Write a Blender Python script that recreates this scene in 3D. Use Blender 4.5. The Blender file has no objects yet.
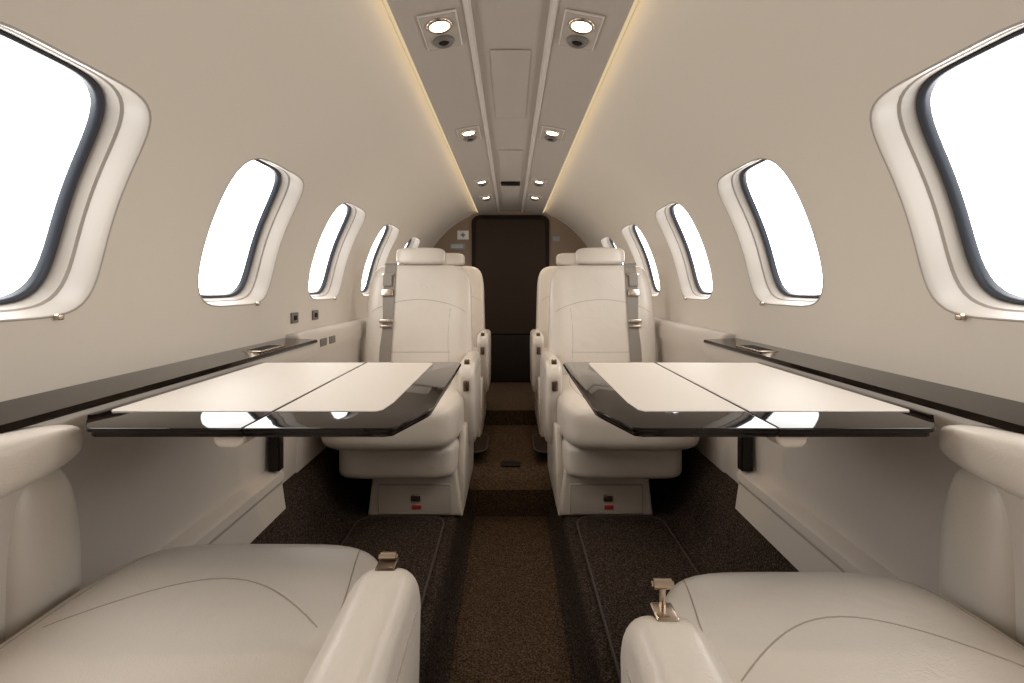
import bpy, bmesh, math
from mathutils import Vector, Matrix
C = bpy.context.scene.collection
F = 500.0
R, ZC = 0.737, -0.10
FLOOR = -0.82
ROW2 = -0.79

# ------------------------------------------------------------------ materials
def new_mat(name):
    m = bpy.data.materials.new(name); m.use_nodes = True
    return m, m.node_tree, m.node_tree.nodes['Principled BSDF']

def simple(name, col, rough=0.5, metal=0.0, bump=0.0, bscale=300, var=0.0, coat=0.0, spec=0.5, vscale=6, crease=0.0):
    m, nt, b = new_mat(name)
    b.inputs['Base Color'].default_value = (*col, 1)
    b.inputs['Roughness'].default_value = rough
    b.inputs['Metallic'].default_value = metal
    b.inputs['Coat Weight'].default_value = coat
    b.inputs['Coat Roughness'].default_value = 0.03
    b.inputs['Specular IOR Level'].default_value = spec
    tc = nt.nodes.new('ShaderNodeTexCoord')
    if var > 0:
        n = nt.nodes.new('ShaderNodeTexNoise'); n.inputs['Scale'].default_value = vscale
        n.inputs['Detail'].default_value = 4
        nt.links.new(tc.outputs['Object'], n.inputs['Vector'])
        r = nt.nodes.new('ShaderNodeValToRGB')
        r.color_ramp.elements[0].position = 0.3; r.color_ramp.elements[1].position = 0.7
        r.color_ramp.elements[0].color = tuple(c*(1-var) for c in col)+(1,)
        r.color_ramp.elements[1].color = tuple(min(1, c*(1+var)) for c in col)+(1,)
        nt.links.new(n.outputs['Fac'], r.inputs['Fac'])
        nt.links.new(r.outputs['Color'], b.inputs['Base Color'])
    last = None
    if crease > 0:
        n = nt.nodes.new('ShaderNodeTexNoise'); n.inputs['Scale'].default_value = 9
        n.inputs['Detail'].default_value = 2; n.inputs['Distortion'].default_value = 1.2
        nt.links.new(tc.outputs['Object'], n.inputs['Vector'])
        bp = nt.nodes.new('ShaderNodeBump'); bp.inputs['Strength'].default_value = crease
        bp.inputs['Distance'].default_value = 0.02
        nt.links.new(n.outputs['Fac'], bp.inputs['Height'])
        nt.links.new(bp.outputs['Normal'], b.inputs['Normal']); last = bp
    if bump > 0:
        n = nt.nodes.new('ShaderNodeTexNoise'); n.inputs['Scale'].default_value = bscale
        n.inputs['Detail'].default_value = 3
        nt.links.new(tc.outputs['Object'], n.inputs['Vector'])
        bp = nt.nodes.new('ShaderNodeBump'); bp.inputs['Strength'].default_value = bump
        bp.inputs['Distance'].default_value = 0.002
        nt.links.new(n.outputs['Fac'], bp.inputs['Height'])
        if last: nt.links.new(last.outputs['Normal'], bp.inputs['Normal'])
        nt.links.new(bp.outputs['Normal'], b.inputs['Normal'])
    return m

def emis(name, col, strength):
    m = bpy.data.materials.new(name); m.use_nodes = True
    nt = m.node_tree; nt.nodes.clear()
    o = nt.nodes.new('ShaderNodeOutputMaterial'); e = nt.nodes.new('ShaderNodeEmission')
    e.inputs['Color'].default_value = (*col, 1); e.inputs['Strength'].default_value = strength
    nt.links.new(e.outputs[0], o.inputs[0])
    return m

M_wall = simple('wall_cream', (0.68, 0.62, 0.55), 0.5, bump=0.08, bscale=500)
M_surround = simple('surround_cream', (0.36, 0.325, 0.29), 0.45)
M_leather = simple('leather_cream', (0.635, 0.572, 0.505), 0.30, bump=0.2, bscale=350, var=0.03, crease=0.13)
M_seam = simple('seam_tan', (0.36, 0.30, 0.245), 0.7)
M_panel = simple('panel_cream', (0.56, 0.50, 0.445), 0.42, bump=0.1)
M_inlay = simple('table_inlay_leather', (0.62, 0.565, 0.505), 0.5, bump=0.15, bscale=400)
M_black = simple('espresso_lacquer', (0.008, 0.005, 0.004), 0.04, var=0.5, vscale=20, spec=0.28)
M_cap = simple('espresso_veneer', (0.010, 0.006, 0.004), 0.06, var=0.6, vscale=14, spec=0.07)
M_gask = simple('rubber_dark', (0.025, 0.030, 0.042), 0.4)
M_ceil = simple('ceiling_taupe', (0.42, 0.37, 0.325), 0.6, bump=0.05)
M_ridge = simple('ceiling_edge', (0.62, 0.565, 0.51), 0.4)
M_metal = simple('brushed_nickel', (0.50, 0.42, 0.34), 0.25, metal=1.0)
M_bronze = simple('dark_bronze', (0.16, 0.12, 0.09), 0.3, metal=0.9)
M_belt = simple('belt_webbing', (0.25, 0.22, 0.19), 0.7, bump=0.4, bscale=900)
M_bulk = simple('bulkhead_taupe', (0.25, 0.18, 0.125), 0.6, bump=0.1)
M_door = simple('door_brown', (0.040, 0.025, 0.017), 0.6, bump=0.1, spec=0.15)
M_doord = simple('door_dark', (0.018, 0.012, 0.008), 0.6, spec=0.15)
M_red = simple('label_red', (0.45, 0.03, 0.02), 0.5)
M_white = simple('label_white', (0.7, 0.7, 0.68), 0.5)
M_blue = simple('label_grey', (0.25, 0.27, 0.30), 0.5)
M_darkplastic = simple('dark_plastic', (0.015, 0.012, 0.010), 0.6, spec=0.1)
M_grey = simple('outlet_grey', (0.16, 0.14, 0.12), 0.45)

def carpet(name, c1, c2, c3):
    m, nt, b = new_mat(name)
    tc = nt.nodes.new('ShaderNodeTexCoord')
    n = nt.nodes.new('ShaderNodeTexNoise'); n.inputs['Scale'].default_value = 215; n.inputs['Detail'].default_value = 5
    n.inputs['Roughness'].default_value = 0.72
    nt.links.new(tc.outputs['Object'], n.inputs['Vector'])
    r = nt.nodes.new('ShaderNodeValToRGB')
    r.color_ramp.elements[0].position = 0.39; r.color_ramp.elements[1].position = 0.63
    r.color_ramp.elements[0].color = (*c1, 1); r.color_ramp.elements[1].color = (*c3, 1)
    e = r.color_ramp.elements.new(0.51); e.color = (*c2, 1)
    nt.links.new(n.outputs['Fac'], r.inputs['Fac']); nt.links.new(r.outputs['Color'], b.inputs['Base Color'])
    bp = nt.nodes.new('ShaderNodeBump'); bp.inputs['Strength'].default_value = 0.6; bp.inputs['Distance'].default_value = 0.005
    nt.links.new(n.outputs['Fac'], bp.inputs['Height']); nt.links.new(bp.outputs['Normal'], b.inputs['Normal'])
    b.inputs['Roughness'].default_value = 1.0; b.inputs['Specular IOR Level'].default_value = 0.0
    return m
M_carpD = carpet('carpet_espresso', (0.014, 0.009, 0.007), (0.038, 0.027, 0.021), (0.095, 0.071, 0.058))
M_carpB = carpet('carpet_aisle_brown', (0.024, 0.014, 0.008), (0.068, 0.043, 0.027), (0.15, 0.10, 0.065))
M_pipe = simple('mat_binding', (0.050, 0.036, 0.029), 0.8)
M_pane = emis('glowing_pane', (1.0, 0.99, 0.97), 7.2)  # panes emit light themselves, standing in for overexposed daylight outside
M_strip = emis('cove_light', (1.0, 0.78, 0.46), 0.72)
M_lamp = emis('lamp_glow', (1.0, 0.80, 0.50), 10)

# ------------------------------------------------------------------ helpers
def link(o, parent=None):
    C.objects.link(o)
    if parent is not None: o.parent = parent
    return o

def mesh_obj(name, verts, faces, mat, parent=None, smooth=True, mats=None, fidx=None, angle=None):
    me = bpy.data.meshes.new(name)
    me.from_pydata([tuple(v) for v in verts], [], faces)
    bm = bmesh.new(); bm.from_mesh(me)
    bmesh.ops.recalc_face_normals(bm, faces=bm.faces)
    bm.to_mesh(me); bm.free()
    for m in (mats or [mat]): me.materials.append(m)
    if fidx:
        for p, i in zip(me.polygons, fidx): p.material_index = i
    if smooth:
        for p in me.polygons: p.use_smooth = True
        if angle: me.set_sharp_from_angle(angle=math.radians(angle))
    me.update()
    return link(bpy.data.objects.new(name, me), parent)

def bm_obj(name, bm, mat, parent=None, angle=40):
    me = bpy.data.meshes.new(name); bm.to_mesh(me); bm.free()
    me.materials.append(mat)
    for p in me.polygons: p.use_smooth = True
    if angle: me.set_sharp_from_angle(angle=math.radians(angle))
    return link(bpy.data.objects.new(name, me), parent)

def tag(e, label=None, cat=None, kind=None, group=None):
    if label: e['label'] = label
    if cat: e['category'] = cat
    if kind: e['kind'] = kind
    if group: e['group'] = group
    return e

def empty(name, loc, label=None, cat=None, kind=None, group=None, rot=None, parent=None):
    e = bpy.data.objects.new(name, None); e.empty_display_size = 0.05
    e.location = loc
    if rot: e.rotation_euler = rot
    C.objects.link(e)
    if parent: e.parent = parent
    tag(e, label, cat, kind, group)
    return e

def rbox(name, lo, hi, r, mat, parent=None, seg=3):
    bm = bmesh.new(); bmesh.ops.create_cube(bm, size=1)
    for v in bm.verts:
        v.co = Vector([lo[i] + (v.co[i]+0.5)*(hi[i]-lo[i]) for i in range(3)])
    if r > 0:
        bmesh.ops.bevel(bm, geom=bm.edges[:], offset=r, segments=seg, affect='EDGES', profile=0.5)
    return bm_obj(name, bm, mat, parent)

def prism(name, pts, d0, d1, axis, r, mat, parent=None, seg=3):
    def mk(p, d):
        if axis == 'z': return (p[0], p[1], d)
        if axis == 'x': return (d, p[0], p[1])
        return (p[0], d, p[1])
    bm = bmesh.new()
    a = [bm.verts.new(mk(p, d0)) for p in pts]; b = [bm.verts.new(mk(p, d1)) for p in pts]
    n = len(pts)
    fa = bm.faces.new(a); fb = bm.faces.new(b[::-1])
    for i in range(n): bm.faces.new((a[i], b[i], b[(i+1) % n], a[(i+1) % n]))
    bmesh.ops.recalc_face_normals(bm, faces=bm.faces)
    if r > 0:
        es = list(set(fa.edges[:] + fb.edges[:]))
        bmesh.ops.bevel(bm, geom=es, offset=r, segments=seg, affect='EDGES', profile=0.5)
    return bm_obj(name, bm, mat, parent)

def superbox(name, c, h, n, mat, parent=None, k=14, fn=None):
    bm = bmesh.new(); bmesh.ops.create_cube(bm, size=2)
    bmesh.ops.subdivide_edges(bm, edges=bm.edges[:], cuts=k, use_grid_fill=True)
    for v in bm.verts:
        p = v.co.copy()
        q = Vector([math.sin(p[i]*math.pi/2*0.98)/math.sin(math.pi/2*0.98) for i in range(3)])
        s = sum(abs(q[i])**n for i in range(3))**(1/n)
        q = q/s
        w = Vector([c[i]+q[i]*h[i] for i in range(3)])
        if fn: w = fn(w)
        v.co = w
    return bm_obj(name, bm, mat, parent, angle=None)

def tube(bmv, pts, r, seg=6):
    V, Fc = bmv
    pts = [Vector(p) for p in pts]; base = len(V)
    for i, p in enumerate(pts):
        t = (pts[min(i+1, len(pts)-1)] - pts[max(i-1, 0)]).normalized()
        u = t.cross(Vector((0, 0, 1)))
        if u.length < 0.1: u = t.cross(Vector((0, 1, 0)))
        u.normalize(); w = t.cross(u)
        for k in range(seg):
            a = 2*math.pi*k/seg
            V.append(p + u*math.cos(a)*r + w*math.sin(a)*r)
    for i in range(len(pts)-1):
        for k in range(seg):
            a = base+i*seg+k; b = base+i*seg+(k+1) % seg
            Fc.append((a, b, b+seg, a+seg))

def tubes(name, lines, r, mat, parent=None):
    V, Fc = [], []
    for l in lines: tube((V, Fc), l, r)
    return mesh_obj(name, V, Fc, mat, parent)

def cyl(name, c, r, depth, axis, mat, parent=None, bev=0.002, seg=28):
    bm = bmesh.new()
    bmesh.ops.create_cone(bm, cap_ends=True, segments=seg, radius1=r, radius2=r, depth=depth)
    if bev > 0:
        es = [e for e in bm.edges if abs(e.verts[0].co.z-e.verts[1].co.z) < 1e-6]
        bmesh.ops.bevel(bm, geom=es, offset=bev, segments=2, affect='EDGES')
    if axis == 'y': bmesh.ops.rotate(bm, verts=bm.verts, matrix=Matrix.Rotation(math.pi/2, 3, 'X'))
    if axis == 'x': bmesh.ops.rotate(bm, verts=bm.verts, matrix=Matrix.Rotation(math.pi/2, 3, 'Y'))
    bmesh.ops.translate(bm, verts=bm.verts, vec=Vector(c))
    return bm_obj(name, bm, mat, parent)

def ring(name, c, r0, r1, h, mat, parent=None, seg=32):
    V, Fc = [], []
    prof = [(r0, 0), (r0, -h), ((r0+r1)/2, -h*1.3), (r1, -h*0.6), (r1, 0)]
    for k in range(seg):
        a = 2*math.pi*k/seg
        for rr, z in prof: V.append((c[0]+rr*math.cos(a), c[1]+rr*math.sin(a), c[2]+z))
    n = len(prof)
    for k in range(seg):
        for j in range(n-1):
            a = k*n+j; b = ((k+1) % seg)*n+j
            Fc.append((a, a+1, b+1, b))
    return mesh_obj(name, V, Fc, mat, parent)

# ------------------------------------------------------------------ walls with windows
PITCH = 0.638
CENT = [0.704 + PITCH*k for k in range(-2, 5)]
PH0, PH1, PHC = -0.14, 1.205, 0.336
HW, HH = 0.180, 0.195
Y0, Y1 = -1.2, 3.95

def arc3(sg, y, s, off):
    ph = s/R; r = R+off
    return Vector((sg*r*math.cos(ph), y, ZC + r*math.sin(ph)))

def outl(th, inset):
    a = HW-inset
    b = HH-(inset*0.5 if inset > 0 else inset)
    NS = 5.0 - 0.8*min(1, max(0, inset/.04))
    r = 1/((abs(math.cos(th))/a)**NS + (abs(math.sin(th))/b)**NS)**(1/NS)
    return r*math.cos(th), r*math.sin(th)

def make_wall(sg, name):
    V, Fc = [], []
    s0, s1, sc = PH0*R, PH1*R, PHC*R
    for c in CENT:
        per = []
        K = 28
        ya, yb = c-PITCH/2, c+PITCH/2
        for i in range(K): per.append((ya+(yb-ya)*i/K, s0))
        for i in range(K): per.append((yb, s0+(s1-s0)*i/K))
        for i in range(K): per.append((yb-(yb-ya)*i/K, s1))
        for i in range(K): per.append((ya, s1-(s1-s0)*i/K))
        n = len(per); base = len(V); T = 10
        for j in range(T+1):
            t = j/T
            for (y, s) in per:
                th = math.atan2(s-sc, y-c)
                oy, os_ = outl(th, -0.001)
                V.append(arc3(sg, (c+oy)*(1-t)+y*t, (sc+os_)*(1-t)+s*t, 0))
        for j in range(T):
            for i in range(n):
                a = base+j*n+i; b = base+j*n+(i+1) % n
                Fc.append((a, b, b+n, a+n))
    for (ya, yb) in ((Y0, CENT[0]-PITCH/2), (CENT[-1]+PITCH/2, Y1)):
        base = len(V); K = 28
        for i in range(K+1):
            s = s0+(s1-s0)*i/K
            V.append(arc3(sg, ya, s, 0)); V.append(arc3(sg, yb, s, 0))
        for i in range(K):
            a = base+2*i; Fc.append((a, a+1, a+3, a+2))
    me = mesh_obj(name, V, Fc, M_wall)
    bm = bmesh.new(); bm.from_mesh(me.data); bmesh.ops.remove_doubles(bm, verts=bm.verts, dist=1e-4)
    bm.to_mesh(me.data); bm.free()
    tag(me, 'curved cream cabin side wall with window openings', 'wall', 'structure')
    return me

def ringmesh(name, sg, c, rings, mat, parent, origin, cap=False, n=96, angle=None):
    V, Fc = [], []
    for (ins, off) in rings:
        for i in range(n):
            th = 2*math.pi*i/n
            oy, os_ = outl(th, ins)
            V.append(arc3(sg, c+oy, PHC*R+os_, off)-origin)
    for j in range(len(rings)-1):
        for i in range(n):
            a = j*n+i; b = j*n+(i+1) % n
            Fc.append((a, b, b+n, a+n))
    if cap:
        ins, off = rings[-1]; base = (len(rings)-1)*n
        prev = base
        for f in (0.5,):
            st = len(V)
            for i in range(n):
                oy, os_ = outl(2*math.pi*i/n, ins)
                V.append(arc3(sg, c+oy*f, PHC*R+os_*f, off)-origin)
            for i in range(n):
                Fc.append((prev+i, prev+(i+1) % n, st+(i+1) % n, st+i))
            prev = st
        V.append(arc3(sg, c, PHC*R, off)-origin); ci = len(V)-1
        for i in range(n): Fc.append((prev+i, prev+(i+1) % n, ci))
    return mesh_obj(name, V, Fc, mat, parent, angle=angle)

wi = 1
for sg, nm in ((-1, 'wall_left'), (1, 'wall_right')):
    make_wall(sg, nm)
    for c in CENT:
        o = arc3(sg, c, PHC*R, 0.02)
        e = empty(f'window_{wi}', o, 'rounded cabin window with cream surround and dark seal', 'window', 'structure', 'cabin windows'); wi += 1
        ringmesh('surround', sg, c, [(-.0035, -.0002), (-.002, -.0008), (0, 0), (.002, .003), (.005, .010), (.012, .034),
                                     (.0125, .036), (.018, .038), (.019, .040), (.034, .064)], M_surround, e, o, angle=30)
        ringmesh('seal', sg, c, [(.028, .061), (.0285, .054), (.031, .052), (.038, .052), (.042, .056), (.045, .068)], M_gask, e, o)
        ringmesh('pane', sg, c, [(.043, .064)], M_pane, e, o, cap=True, n=48)
        lp = arc3(sg, c+0.105, (PHC*R-HH)-0.001, -0.006)-o
        la = rbox('shade_latch', (-.007, -.006, -.005), (.004, .006, .006), .003, M_metal, e); la.location = lp

# ------------------------------------------------------------------ ceiling
ZE = ZC + R*math.sin(1.205)
half = [(0.2465, ZE-.004), (0.2465, ZE-.018), (0.240, ZE-.020), (.100, .594), (.096, .588), (.088, .588), (.084, .603), (0.0, .605)]
prof = half + [(-x, z) for x, z in half[-2::-1]]
V, Fc, FI = [], [], []
for y in (Y0, Y1):
    for x, z in prof: V.append((x, y, z))
n = len(prof)
for i in range(n-1):
    Fc.append((i, i+1, i+1+n, i+n))
    xm = abs((prof[i][0]+prof[i+1][0])/2)
    FI.append(1 if .083 < xm < .0985 else 0)
ce = mesh_obj('ceiling', V, Fc, None, smooth=False, mats=[M_ceil, M_ridge], fidx=FI)
tag(ce, 'taupe dropped ceiling panel with raised centre ridges', 'ceiling', 'structure')
rb = rbox('trim_1', (-.30, Y0, ZE+.020), (.30, Y1, ZE+.03), 0, M_ceil); tag(rb, 'crown panel above the cove lights', 'trim', 'structure')
for sg in (-1, 1):
    a, b = sorted((sg*.2475, sg*.2625))
    s = rbox('cove_light', (a, Y0+.01, ZE-.002), (b, Y1-.01, ZE+.006), 0, M_strip)
    tag(s, 'thin warm glowing strip light along ceiling edge', 'strip light', group='ceiling cove lights')
    L = bpy.data.lights.new('cove_glow', 'AREA'); L.shape = 'RECTANGLE'; L.size = .008; L.size_y = 5.0; L.energy = .9; L.color = (1, .76, .42)
    lo = bpy.data.objects.new('cove_glow', L); lo.location = (sg*.2485, 1.375, ZE-.009)
    lo.rotation_euler = (0, -sg*math.radians(80), 0); link(lo, s)

def slopez(x): x = abs(x); return .594 + (x-.100)*((ZE-.020)-.594)/(.240-.100)
TILT = math.atan(((ZE-.020)-.594)/.140)
for sg in (-1, 1):
    for y in (1.135, 1.90, 2.77, 3.25):
        x = sg*.158
        e = empty('reading_light', (x, y, slopez(x)-.0005), 'recessed ceiling spotlight with air vent in taupe bezel', 'ceiling light',
                  group='ceiling reading lights', rot=(0, -sg*TILT, 0))
        rbox('bezel', (-.043, -.076, -.005), (.043, .076, .001), .003, M_ridge, e)
        rbox('bezel_plate', (-.039, -.072, -.0058), (.039, .072, -.004), .002, M_ceil, e)
        ring('lamp_ring', (0, -.032, -.005), .022, .031, .005, M_metal, e)
        cyl('lamp', (0, -.032, -.007), .022, .006, 'z', M_lamp, e, bev=.001)
        ring('air_vent', (0, .036, -.005), .013, .026, .008, M_grey, e)
        cyl('vent_nozzle', (0, .036, -.009), .012, .008, 'z', M_darkplastic, e)
        L = bpy.data.lights.new('lamp_beam', 'SPOT'); L.energy = 3.2; L.color = (1, .84, .64); L.spot_size = 1.9; L.spot_blend = .8; L.shadow_soft_size = .02
        lo = bpy.data.objects.new('lamp_beam', L); lo.location = (0, -.032, -.02); link(lo, e)
for (ya, yb, w) in ((1.27, 1.78, .052), (2.2, 2.80, .055), (2.98, 3.7, .055), (.35, .95, .055)):
    p = rbox('ceiling_hatch', (-w, ya, .6000), (w, yb, .6045), .002, M_ceil)
    tag(p, 'flat taupe access panel in cabin ceiling', 'panel', group='ceiling access panels')
s = rbox('ceiling_sign', (-.055, 2.86, .592), (.055, 2.93, .6035), .003, M_darkplastic)
tag(s, 'small dark rectangular unlit ceiling sign', 'sign')

# ------------------------------------------------------------------ bulkheads
def bulk(name, y, mat, label):
    pts = []
    for i in range(49):
        ph = -0.14 + (math.pi+.28)*i/48
        pts.append((R*1.0*math.cos(ph), ZC+R*math.sin(ph)))
    pts += [(-.73, -1.0), (.73, -1.0)]
    b = prism(name, pts, y, y+.03, 'y', 0, mat); tag(b, label, 'wall', 'structure')
bulk('wall_front', Y1, M_bulk, 'taupe forward bulkhead wall')
bulk('wall_back', Y0-.03, M_panel, 'cream aft bulkhead wall')
dr = empty('door_1', (0, Y1, -.75), 'dark brown cockpit bulkhead door', 'door', 'structure')
def arcpts(w, zt, zb, r):
    pts = [(-w, zb), (w, zb)]
    for i in range(7):
        a = math.pi/2*i/6; pts.append((w-r+r*math.cos(a), zt-r+r*math.sin(a)))
    for i in range(7):
        a = math.pi/2*(1+i/6); pts.append((-w+r+r*math.cos(a), zt-r+r*math.sin(a)))
    return pts
prism('door_frame', arcpts(.305, 1.315, 0, .06), -.02, -.001, 'y', .004, M_doord, dr)
prism('door_leaf', arcpts(.275, 1.285, .38, .05), -.032, -.018, 'y', .006, M_door, dr)
rbox('kick_panel', (-.275, -.030, .01), (.275, -.018, .372), .003, M_doord, dr)
rbox('door_handle', (.225, -.045, .60), (.245, -.030, .68), .004, M_metal, dr)
def placard(x, z, w, h, mat, label):
    e = empty('placard', (x, Y1-.001, z), label, 'sign')
    rbox('plate', (-w, -.006, -h), (w, 0, h), .002, mat, e)
    return e
p = placard(-.375, .41, .045, .035, M_white, 'white placard with dark cross symbol')
rbox('cross_bar', (-.018, -.008, -.006), (.018, -.005, .006), 0, M_blue, p)
rbox('cross_post', (-.006, -.008, -.018), (.006, -.005, .018), 0, M_blue, p)
p = placard(-.42, .32, .06, .022, M_blue, 'grey placard with lines of small text')
for k in (-.008, .002, .011): rbox('text_line', (-.045, -.008, k-.002), (.045, -.005, k+.002), 0, M_white, p)
p = placard(.36, .38, .03, .02, M_blue, 'small grey placard on bulkhead')

# ------------------------------------------------------------------ floor
def fprof(a, b):
    m = b-a
    h = [(0, a), (.08, a), (.148, a), (.160, a+m*.05), (.176, a+m*.40), (.186, a+m*.80), (.192, a+m*.93), (.202, b-m*.005), (.216, b), (.40, b), (.57, b), (.60, b+.015), (.625, b+.05), (.66, -.64), (.71, -.60)]
    return [(-x, z) for x, z in h[:0:-1]] + h
secs = [(Y0, -.95, FLOOR), (2.07, -.95, FLOOR), (2.071, -.84, FLOOR), (2.38, -.84, FLOOR), (2.395, -.84, ROW2), (3.04, -.84, ROW2), (3.041, -.75, -.7499), (Y1, -.75, -.7499)]
V, Fc, FI = [], [], []
np_ = len(fprof(-1, -.8))
for (y, a, b) in secs:
    for x, z in fprof(a, b): V.append((x, y, z))
for j in range(len(secs)-1):
    for i in range(np_-1):
        Fc.append((j*np_+i, j*np_+i+1, (j+1)*np_+i+1, (j+1)*np_+i))
        xm = abs(V[j*np_+i][0]+V[j*np_+i+1][0])/2
        FI.append(1 if xm < .15 or (secs[j][0] > 2.0 and xm < .22) else 0)
fl = mesh_obj('floor', V, Fc, None, mats=[M_carpD, M_carpB], fidx=FI, angle=50)
tag(fl, 'dark brown carpeted floor with sunken aisle', 'floor', 'structure')
g = rbox('floor_latch', (-.045, 2.33, -.8405), (.045, 2.39, -.832), .002, M_darkplastic); tag(g, 'small dark floor fitting set in aisle carpet', 'floor fitting')
def rrect(x0, x1, y0, y1, r):
    pts = []
    for cx, cy, a0 in ((x1-r, y0+r, -90), (x1-r, y1-r, 0), (x0+r, y1-r, 90), (x0+r, y0+r, 180)):
        for i in range(7):
            a = math.radians(a0+90*i/6); pts.append((cx+r*math.cos(a), cy+r*math.sin(a)))
    return pts
for sg in (-1, 1):
    for (xa, xb, ya, yb, zz) in ((.228, .53, .55, 1.765, FLOOR), (.115, .30, 2.36, 2.66, ROW2)):
        x0, x1 = sorted((sg*xa, sg*xb))
        pts = rrect(x0, x1, ya, yb, .06)
        m = prism('floor_mat', pts, zz, zz+.012, 'z', .004, M_carpD)
        tag(m, 'dark carpet mat with rounded corners before seat', 'mat', group='carpet mats')
        tubes('mat_binding', [[(x, y, zz+.009) for x, y in pts+[pts[0]]]], .004, M_pipe, m)

# ------------------------------------------------------------------ side consoles
for sg in (-1, 1):
    e = empty('side_console', (0, 0, FLOOR), 'cream side ledge with glossy dark wood cap', 'side ledge', group='side consoles')
    oz = -FLOOR
    def pr(name, pts, y0, y1, mat, r=.003):
        return prism(name, [(sg*x, z+oz) for x, z in pts], y0, y1, 'y', r, mat, e)
    pr('lower_panel', [(.736, -.182), (.634, -.182), (.629, -.200), (.634, -.224), (.69, -.236), (.700, -.53), (.703, -.625), (.722, -.625)], Y0, 1.635, M_panel)
    pr('storage_rail', [(.712, -.522), (.672, -.530), (.662, -.538), (.660, -.560), (.666, -.568), (.655, -.645), (.712, -.645)], Y0, 1.46, M_panel)
    pr('groove_shade', [(.675, -.562), (.6625, -.563), (.6625, -.569), (.675, -.570)], Y0, 1.45, M_seam, 0)  # dark strip added to paint the shade inside the rail groove
    pr('glossy_cap', [(.732, -.181), (.627, -.181), (.624, -.177), (.627, -.170), (.732, -.165)], Y0, 1.62, M_cap, .002)
    pr('ledge_top', [(.742, -.155), (.71, -.152), (.694, -.156), (.684, -.170), (.680, -.23), (.692, -.25), (.695, -.53), (.700, -.62), (.72, -.62)], 1.632, Y1-.02, M_panel, .008)
    x0, x1 = sorted((sg*.648, sg*.700))
    rbox('cup_plate', (x0, 1.30, -.1705+oz), (x1, 1.44, -.1665+oz), .002, M_metal, e)
    rbox('cup_recess', (x0+.006, 1.31, -.1675+oz), (x1-.006, 1.43, -.1660+oz), .0005, M_darkplastic, e)
    x0, x1 = sorted((sg*.657, sg*.690))
    rbox('storage_end', (x0, 1.42, -.525+oz), (x1, 1.45, -.238+oz), .003, M_black, e)
    a = empty('side_armrest', (sg*.62, .2, 0), parent=e); a['label'] = 'rolled cream leather armrest with post'
    x0, x1 = sorted((sg*.004, sg*.07))
    rbox('armrest_body', (x0, -.85, .14), (x1, .50, .60), .015, M_leather, a, seg=4)
    superbox('armrest_post', (sg*.026, .470, .345), (.040, .055, .235), 3.4, M_leather, a, k=18)
    superbox('armrest_pad', (sg*.004, -.16, .606), (.048, .672, .042), 3.8, M_leather, a, k=24)
for y in (1.70, 1.88):
    z = -.105
    xw = -math.sqrt(R*R-(z-ZC)**2)
    o = empty('wall_outlet', (xw, y, z), 'small grey square socket on side wall', 'socket', group='wall sockets')
    rbox('plate', (-.002, -.026, -.018), (.006, .026, .018), .002, M_grey, o)
    rbox('socket_hole', (.004, -.012, -.008), (.0075, .012, .008), .001, M_darkplastic, o)
for y in (1.82, 1.91):
    o = rbox('vent_grille', (-.690, y-.03, -.215), (-.6785, y+.03, -.187), .002, M_grey); tag(o, 'small dark grille on side ledge', 'vent', group='ledge grilles')

# ------------------------------------------------------------------ tables
ZT = -.185
for sg in (-1, 1):
    e = empty('folding_table', (sg*.61, .94, FLOOR), 'fold-out dark lacquer table with cream leather inlays', 'table', group='fold-out tables')
    ox, oy, oz = sg*.61, .94, FLOOR
    dx = .008 if sg > 0 else 0.0
    def T(pts): return [(sg*x-ox, y-oy) for x, y in pts]
    zt, zb = ZT-oz, ZT-.013-oz
    zm = zt-.006
    inner = [(.351, .655), (.162+dx, .655), (.152+dx, .659), (.122+dx, .752), (.119+dx, .768), (.119+dx, 1.205), (.122+dx, 1.222), (.137+dx, 1.235), (.351, 1.235)]
    outer = [(.353, .655), (.552, .655), (.560, .659), (.6125, .722), (.6155, .732), (.6155, 1.228), (.610, 1.235), (.353, 1.235)]
    def shrink(pts, d):
        cx = sum(p[0] for p in pts)/len(pts); cy = sum(p[1] for p in pts)/len(pts)
        return [(p[0] if .35 < p[0] < .354 else p[0]+(d if p[0] < cx else -d), p[1]+(d if p[1] < cy else -d)) for p in pts]
    for pts in (inner, outer):
        prism('table_leaf', T(pts), zm, zt, 'z', .0016, M_black, e, 3)
        prism('leaf_base', T(shrink(pts, .004)), zb, zm+.0003, 'z', .001, M_black, e, 2)
    r1 = [(.349, .742), (.200, .742), (.192, .752), (.187, .80), (.187, 1.205), (.195, 1.217), (.349, 1.217)]
    r2 = [(.355, .742), (.592, .742), (.598, .750), (.598, 1.217), (.355, 1.217)]
    prism('leather_inlay', T(r1), zt-.001, zt+.0012, 'z', .0006, M_inlay, e, 1)
    prism('leather_inlay', T(r2), zt-.001, zt+.0012, 'z', .0006, M_inlay, e, 1)
    br = [(.352, zb), (.400, zb), (.396, zb-.012), (.390, zb-.017), (.368, zb-.018), (.360, zb-.014), (.356, zb-.008)]
    prism('table_bracket', [(sg*x-ox, z) for x, z in br], .668-oy, .725-oy, 'y', .004, M_leather, e)
    for y in (.86, 1.12):
        x0, x1 = sorted((sg*.38-ox, sg*.62-ox))
        rbox('support_arm', (x0, y-.018-oy, zb-.014), (x1, y+.018-oy, zb-.0005), .005, M_panel, e)
    x0, x1 = sorted((sg*.612-ox, sg*.627-ox))
    rbox('hinge_rail', (x0, .76-oy, zb-.006), (x1, 1.22-oy, zt-.004), .003, M_panel, e)

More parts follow.
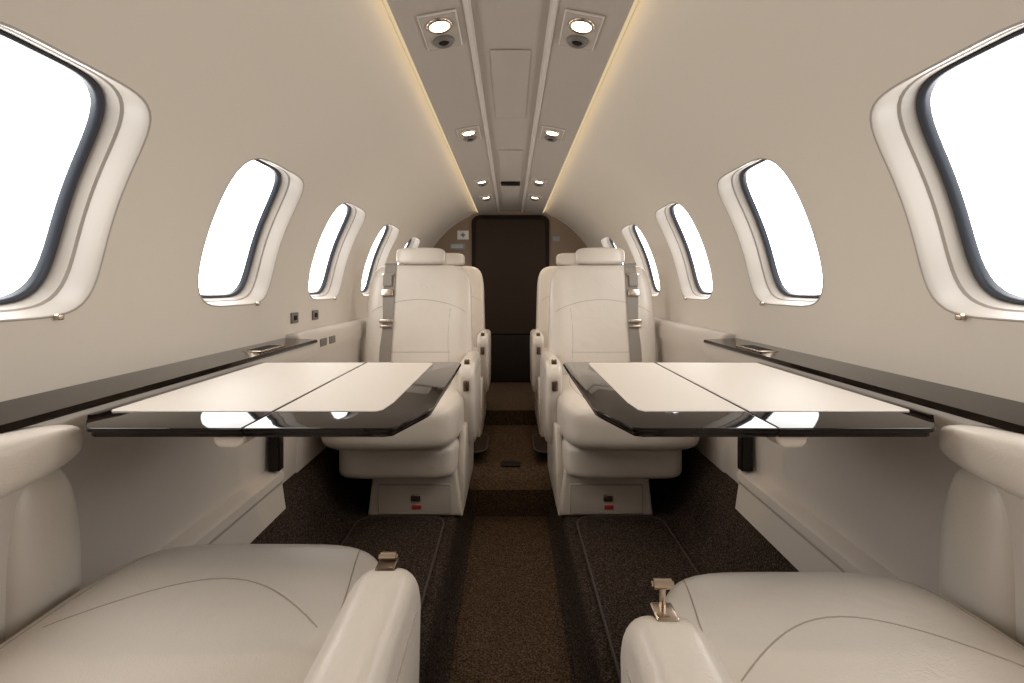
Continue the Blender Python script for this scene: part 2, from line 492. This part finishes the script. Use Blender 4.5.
# ------------------------------------------------------------------ seats
def make_seat(o, loc, recline, label, group, rot=0, T_up=False, hw=.240, aw=.031):
    """o=+1: window side is local +x. local front = -y"""
    e = empty('passenger_seat', loc, label, 'seat', group=group, rot=(0, 0, rot))
    px = -o*.078
    prism('pedestal', [(px-.170, 0), (px+.170, 0), (px+.166, .03), (px+.150, .165), (px-.150, .165), (px-.166, .03)], -.165, .27, 'y', .012, M_leather, e)
    rbox('access_panel', (px-.130, -.171, .012), (px+.130, -.160, .118), .004, M_panel, e)
    tubes('panel_outline', [[(px-.128, -.1712, .014), (px+.128, -.1712, .014), (px+.128, -.1712, .116), (px-.128, -.1712, .116), (px-.128, -.1712, .014)]], .0012, M_seam, e)
    rbox('release_latch', (px-.012, -.177, .058), (px+.022, -.168, .082), .003, M_metal, e)
    rbox('warning_label', (px-.008, -.1735, .030), (px+.024, -.169, .044), .0008, M_red, e)
    superbox('seat_frame', (-o*.018, .03, .208), (hw-.026, .255, .065), 7, M_leather, e)
    def cf(w):
        d = max(0, 1-(w.x/.22)**2)*max(0, 1-((w.y-.05)/.26)**2)
        if w.z > .36: w.z -= .010*d
        return w
    cx0 = o*.004 if hw > .23 else 0
    ch = (hw+.006, .340, .092); cc = (cx0, .038, .345)
    NC = 5.0
    superbox('seat_cushion', cc, ch, NC, M_leather, e, k=22, fn=cf)
    def ctop(x, y):
        v = 1-abs((x-cx0)/ch[0])**NC-abs((y-cc[1])/ch[1])**NC
        z = cc[2]+ch[2]*max(v, 0)**(1/NC)
        return Vector((x, y, cf(Vector((x, y, z))).z-.0001))
    seams = []
    for s in (-1, 1):
        seams.append([ctop(s*(.145+.035*math.sin(t*math.pi)), -.285+.60*t) for t in [i/24 for i in range(25)]])
    seams.append([ctop(-.158+.316*t, -.07-.09*math.sin(t*math.pi)) for t in [i/20 for i in range(21)]])
    tubes('seam', seams, .0010, M_seam, e)
    Mb = Matrix.Translation((0, .335, .36)) @ Matrix.Rotation(-recline, 4, 'X')
    bh = (hw+.006, .054, .282); bc = (0, 0, .285); NB = 6.5
    def bfn(w):
        t = w.z/.57
        w.x *= 1-.085*max(0, t-.25)
        if w.y < 0:
            w.y -= .010*min(1, max(0, abs(w.x)-.14)/.05)*max(0, 1-abs(t-.5)*1.6)
            w.y += .008*max(0, 1-(w.x/.17)**2)*math.sin(max(0, min(1, t))*math.pi)
        return w
    b = superbox('backrest', bc, bh, NB, M_leather, e, k=24, fn=bfn); b.matrix_local = Mb
    def bs(x, z, off=.0001):
        v = 1-abs(x/bh[0])**NB-abs((z-bc[2])/bh[2])**NB
        y = -bh[1]*max(v, 0)**(1/NB)
        w = bfn(Vector((x, y, z))); w.y -= off
        return w
    L = []
    for s in (-1, 1):
        L.append([bs(s*(.150-.012*math.sin(t*math.pi)), .06+.30*t) for t in [i/20 for i in range(21)]])
    hx = hw-.020
    L.append([bs(-hx+2*hx*t, .34+.06*math.sin(t*math.pi)**.7) for t in [i/30 for i in range(31)]])
    L.append([bs(-.148+.296*t, .16) for t in [i/24 for i in range(25)]])
    s_ = tubes('seam', L, .0011, M_seam, e); s_.matrix_local = Mb
    def hf(w):
        w.y += -.010*(1-(w.x/.13)**2)
        return w
    h = superbox('headrest', (0, -.018, .605), (.114, .044, .039), 4.8, M_leather, e, k=14, fn=hf); h.matrix_local = Mb
    # shoulder belt
    bx = o*.145
    V, Fc = [], []
    zs = [.556-.53*i/26 for i in range(27)]
    pl = [bs(bx, z, .005) for z in zs]
    pl = [Vector((bx, .03, .578)), Vector((bx, -.02, .576))] + pl
    bw = .026
    for p in pl: V += [p+Vector((-bw, 0, 0)), p+Vector((bw, 0, 0)), p+Vector((bw, .003, 0)), p+Vector((-bw, .003, 0))]
    for i in range(len(pl)-1):
        for k in range(4):
            a = i*4+k; b2 = i*4+(k+1) % 4
            Fc.append((a, b2, b2+4, a+4))
    sb = mesh_obj('seatbelt', V, Fc, M_belt, e, angle=30); sb.matrix_local = Mb
    for z, hh, ww, mm in ((.49, .030, .020, M_belt), (.515, .007, .029, M_metal), (.43, .016, .026, M_metal), (.30, .008, .030, M_metal), (.275, .005, .026, M_metal)):
        q = bs(bx, z, .010)
        rbox('buckle', (bx-ww, q.y-.006, z-hh), (bx+ww, q.y+.003, z+hh), .003, mm, sb)
    # aisle armrest
    ax = -o*.252
    zt = .535
    pts = [(.030, .20), (-.010, .26), (-.040, .36)]
    rr = .075
    for i in range(13):
        a = math.pi - math.pi/2*i/12
        pts.append((-.055+rr+rr*math.cos(a), zt-rr*.85+rr*.85*math.sin(a)))
    pts += [(.10, zt-.002), (.30, zt-.004), (.36, zt-.03), (.38, zt-.09), (.34, .24), (.30, .20)]
    prism('armrest', pts, ax-aw, ax+aw, 'x', .022, M_leather, e, 7)
    xa, xb = sorted((ax-o*.002, ax+o*.024))
    prism('side_shroud', [(-.135, .015), (-.150, .16), (-.09, .30), (.30, .30), (.32, .18), (.29, .015)], xa, xb, 'x', .008, M_leather, e)
    tubes('seam', [[(ax-aw-.0003, -.01+.34*i/20, zt-.050) for i in range(21)], [(ax+aw+.0003, -.01+.34*i/20, zt-.050) for i in range(21)]], .0009, M_seam, e)
    rbox('lever_plate', (ax-.010, -.026, zt-.014), (ax+.010, -.002, zt-.0005), .002, M_bronze if not T_up else M_metal, e)
    hgt = .018 if T_up else .001
    cyl('lever_stem', (ax, -.020, zt-.006+hgt/2), .0030, hgt+.010, 'z', M_metal, e, bev=0, seg=14)
    cyl('lever_knob', (ax, -.020, zt+hgt+.001), .0044, .020, 'x', M_metal, e, bev=.002, seg=18)
    rbox('front_latch', (ax-.011, -.062, zt-.110), (ax+.011, -.042, zt-.070), .004, M_bronze, e)
    return e

def copy_tree(root, loc):
    n = root.copy(); C.objects.link(n); n.location = loc
    def rec(src, dst):
        for ch in list(src.children):
            k = ch.copy(); C.objects.link(k); k.parent = dst; k.matrix_local = ch.matrix_local
            rec(ch, k)
    rec(root, n)
    return n
lab = 'cream leather seat facing aft with headrest and shoulder belt'
for o in (-1, 1):
    s = make_seat(o, (o*.420, 1.95, FLOOR), math.radians(9), lab, 'cabin seats')
    bpy.context.view_layer.update()
    copy_tree(s, (o*.404, 2.76, ROW2))
make_seat(1, (-.380, .505, FLOOR), math.radians(24), 'cream leather seat with lowered metal armrest lever', 'cabin seats', rot=math.pi, hw=.205)
make_seat(-1, (.388, .428, FLOOR), math.radians(24), 'cream leather seat with raised metal armrest lever', 'cabin seats', rot=math.pi, T_up=True, hw=.198, aw=.034)

# ------------------------------------------------------------------ world, camera
w = bpy.data.worlds.new('World'); bpy.context.scene.world = w; w.use_nodes = True
w.node_tree.nodes['Background'].inputs['Color'].default_value = (1, 1, 1, 1)
w.node_tree.nodes['Background'].inputs['Strength'].default_value = 1.0
cam = bpy.data.cameras.new('camera'); co = bpy.data.objects.new('camera', cam); C.objects.link(co)
cam.sensor_width = 36; cam.lens = F/1024*36; cam.clip_start = .01
co.location = (0, 0, 0); co.rotation_euler = (math.pi/2, 0, 0)
cam.shift_x = (512-510.5)/1024; cam.shift_y = (287-341.5)/1024
bpy.context.scene.camera = co
vs = bpy.context.scene.view_settings
vs.view_transform = 'Standard'; vs.look = 'None'; vs.exposure = 0.0; vs.gamma = 1.0
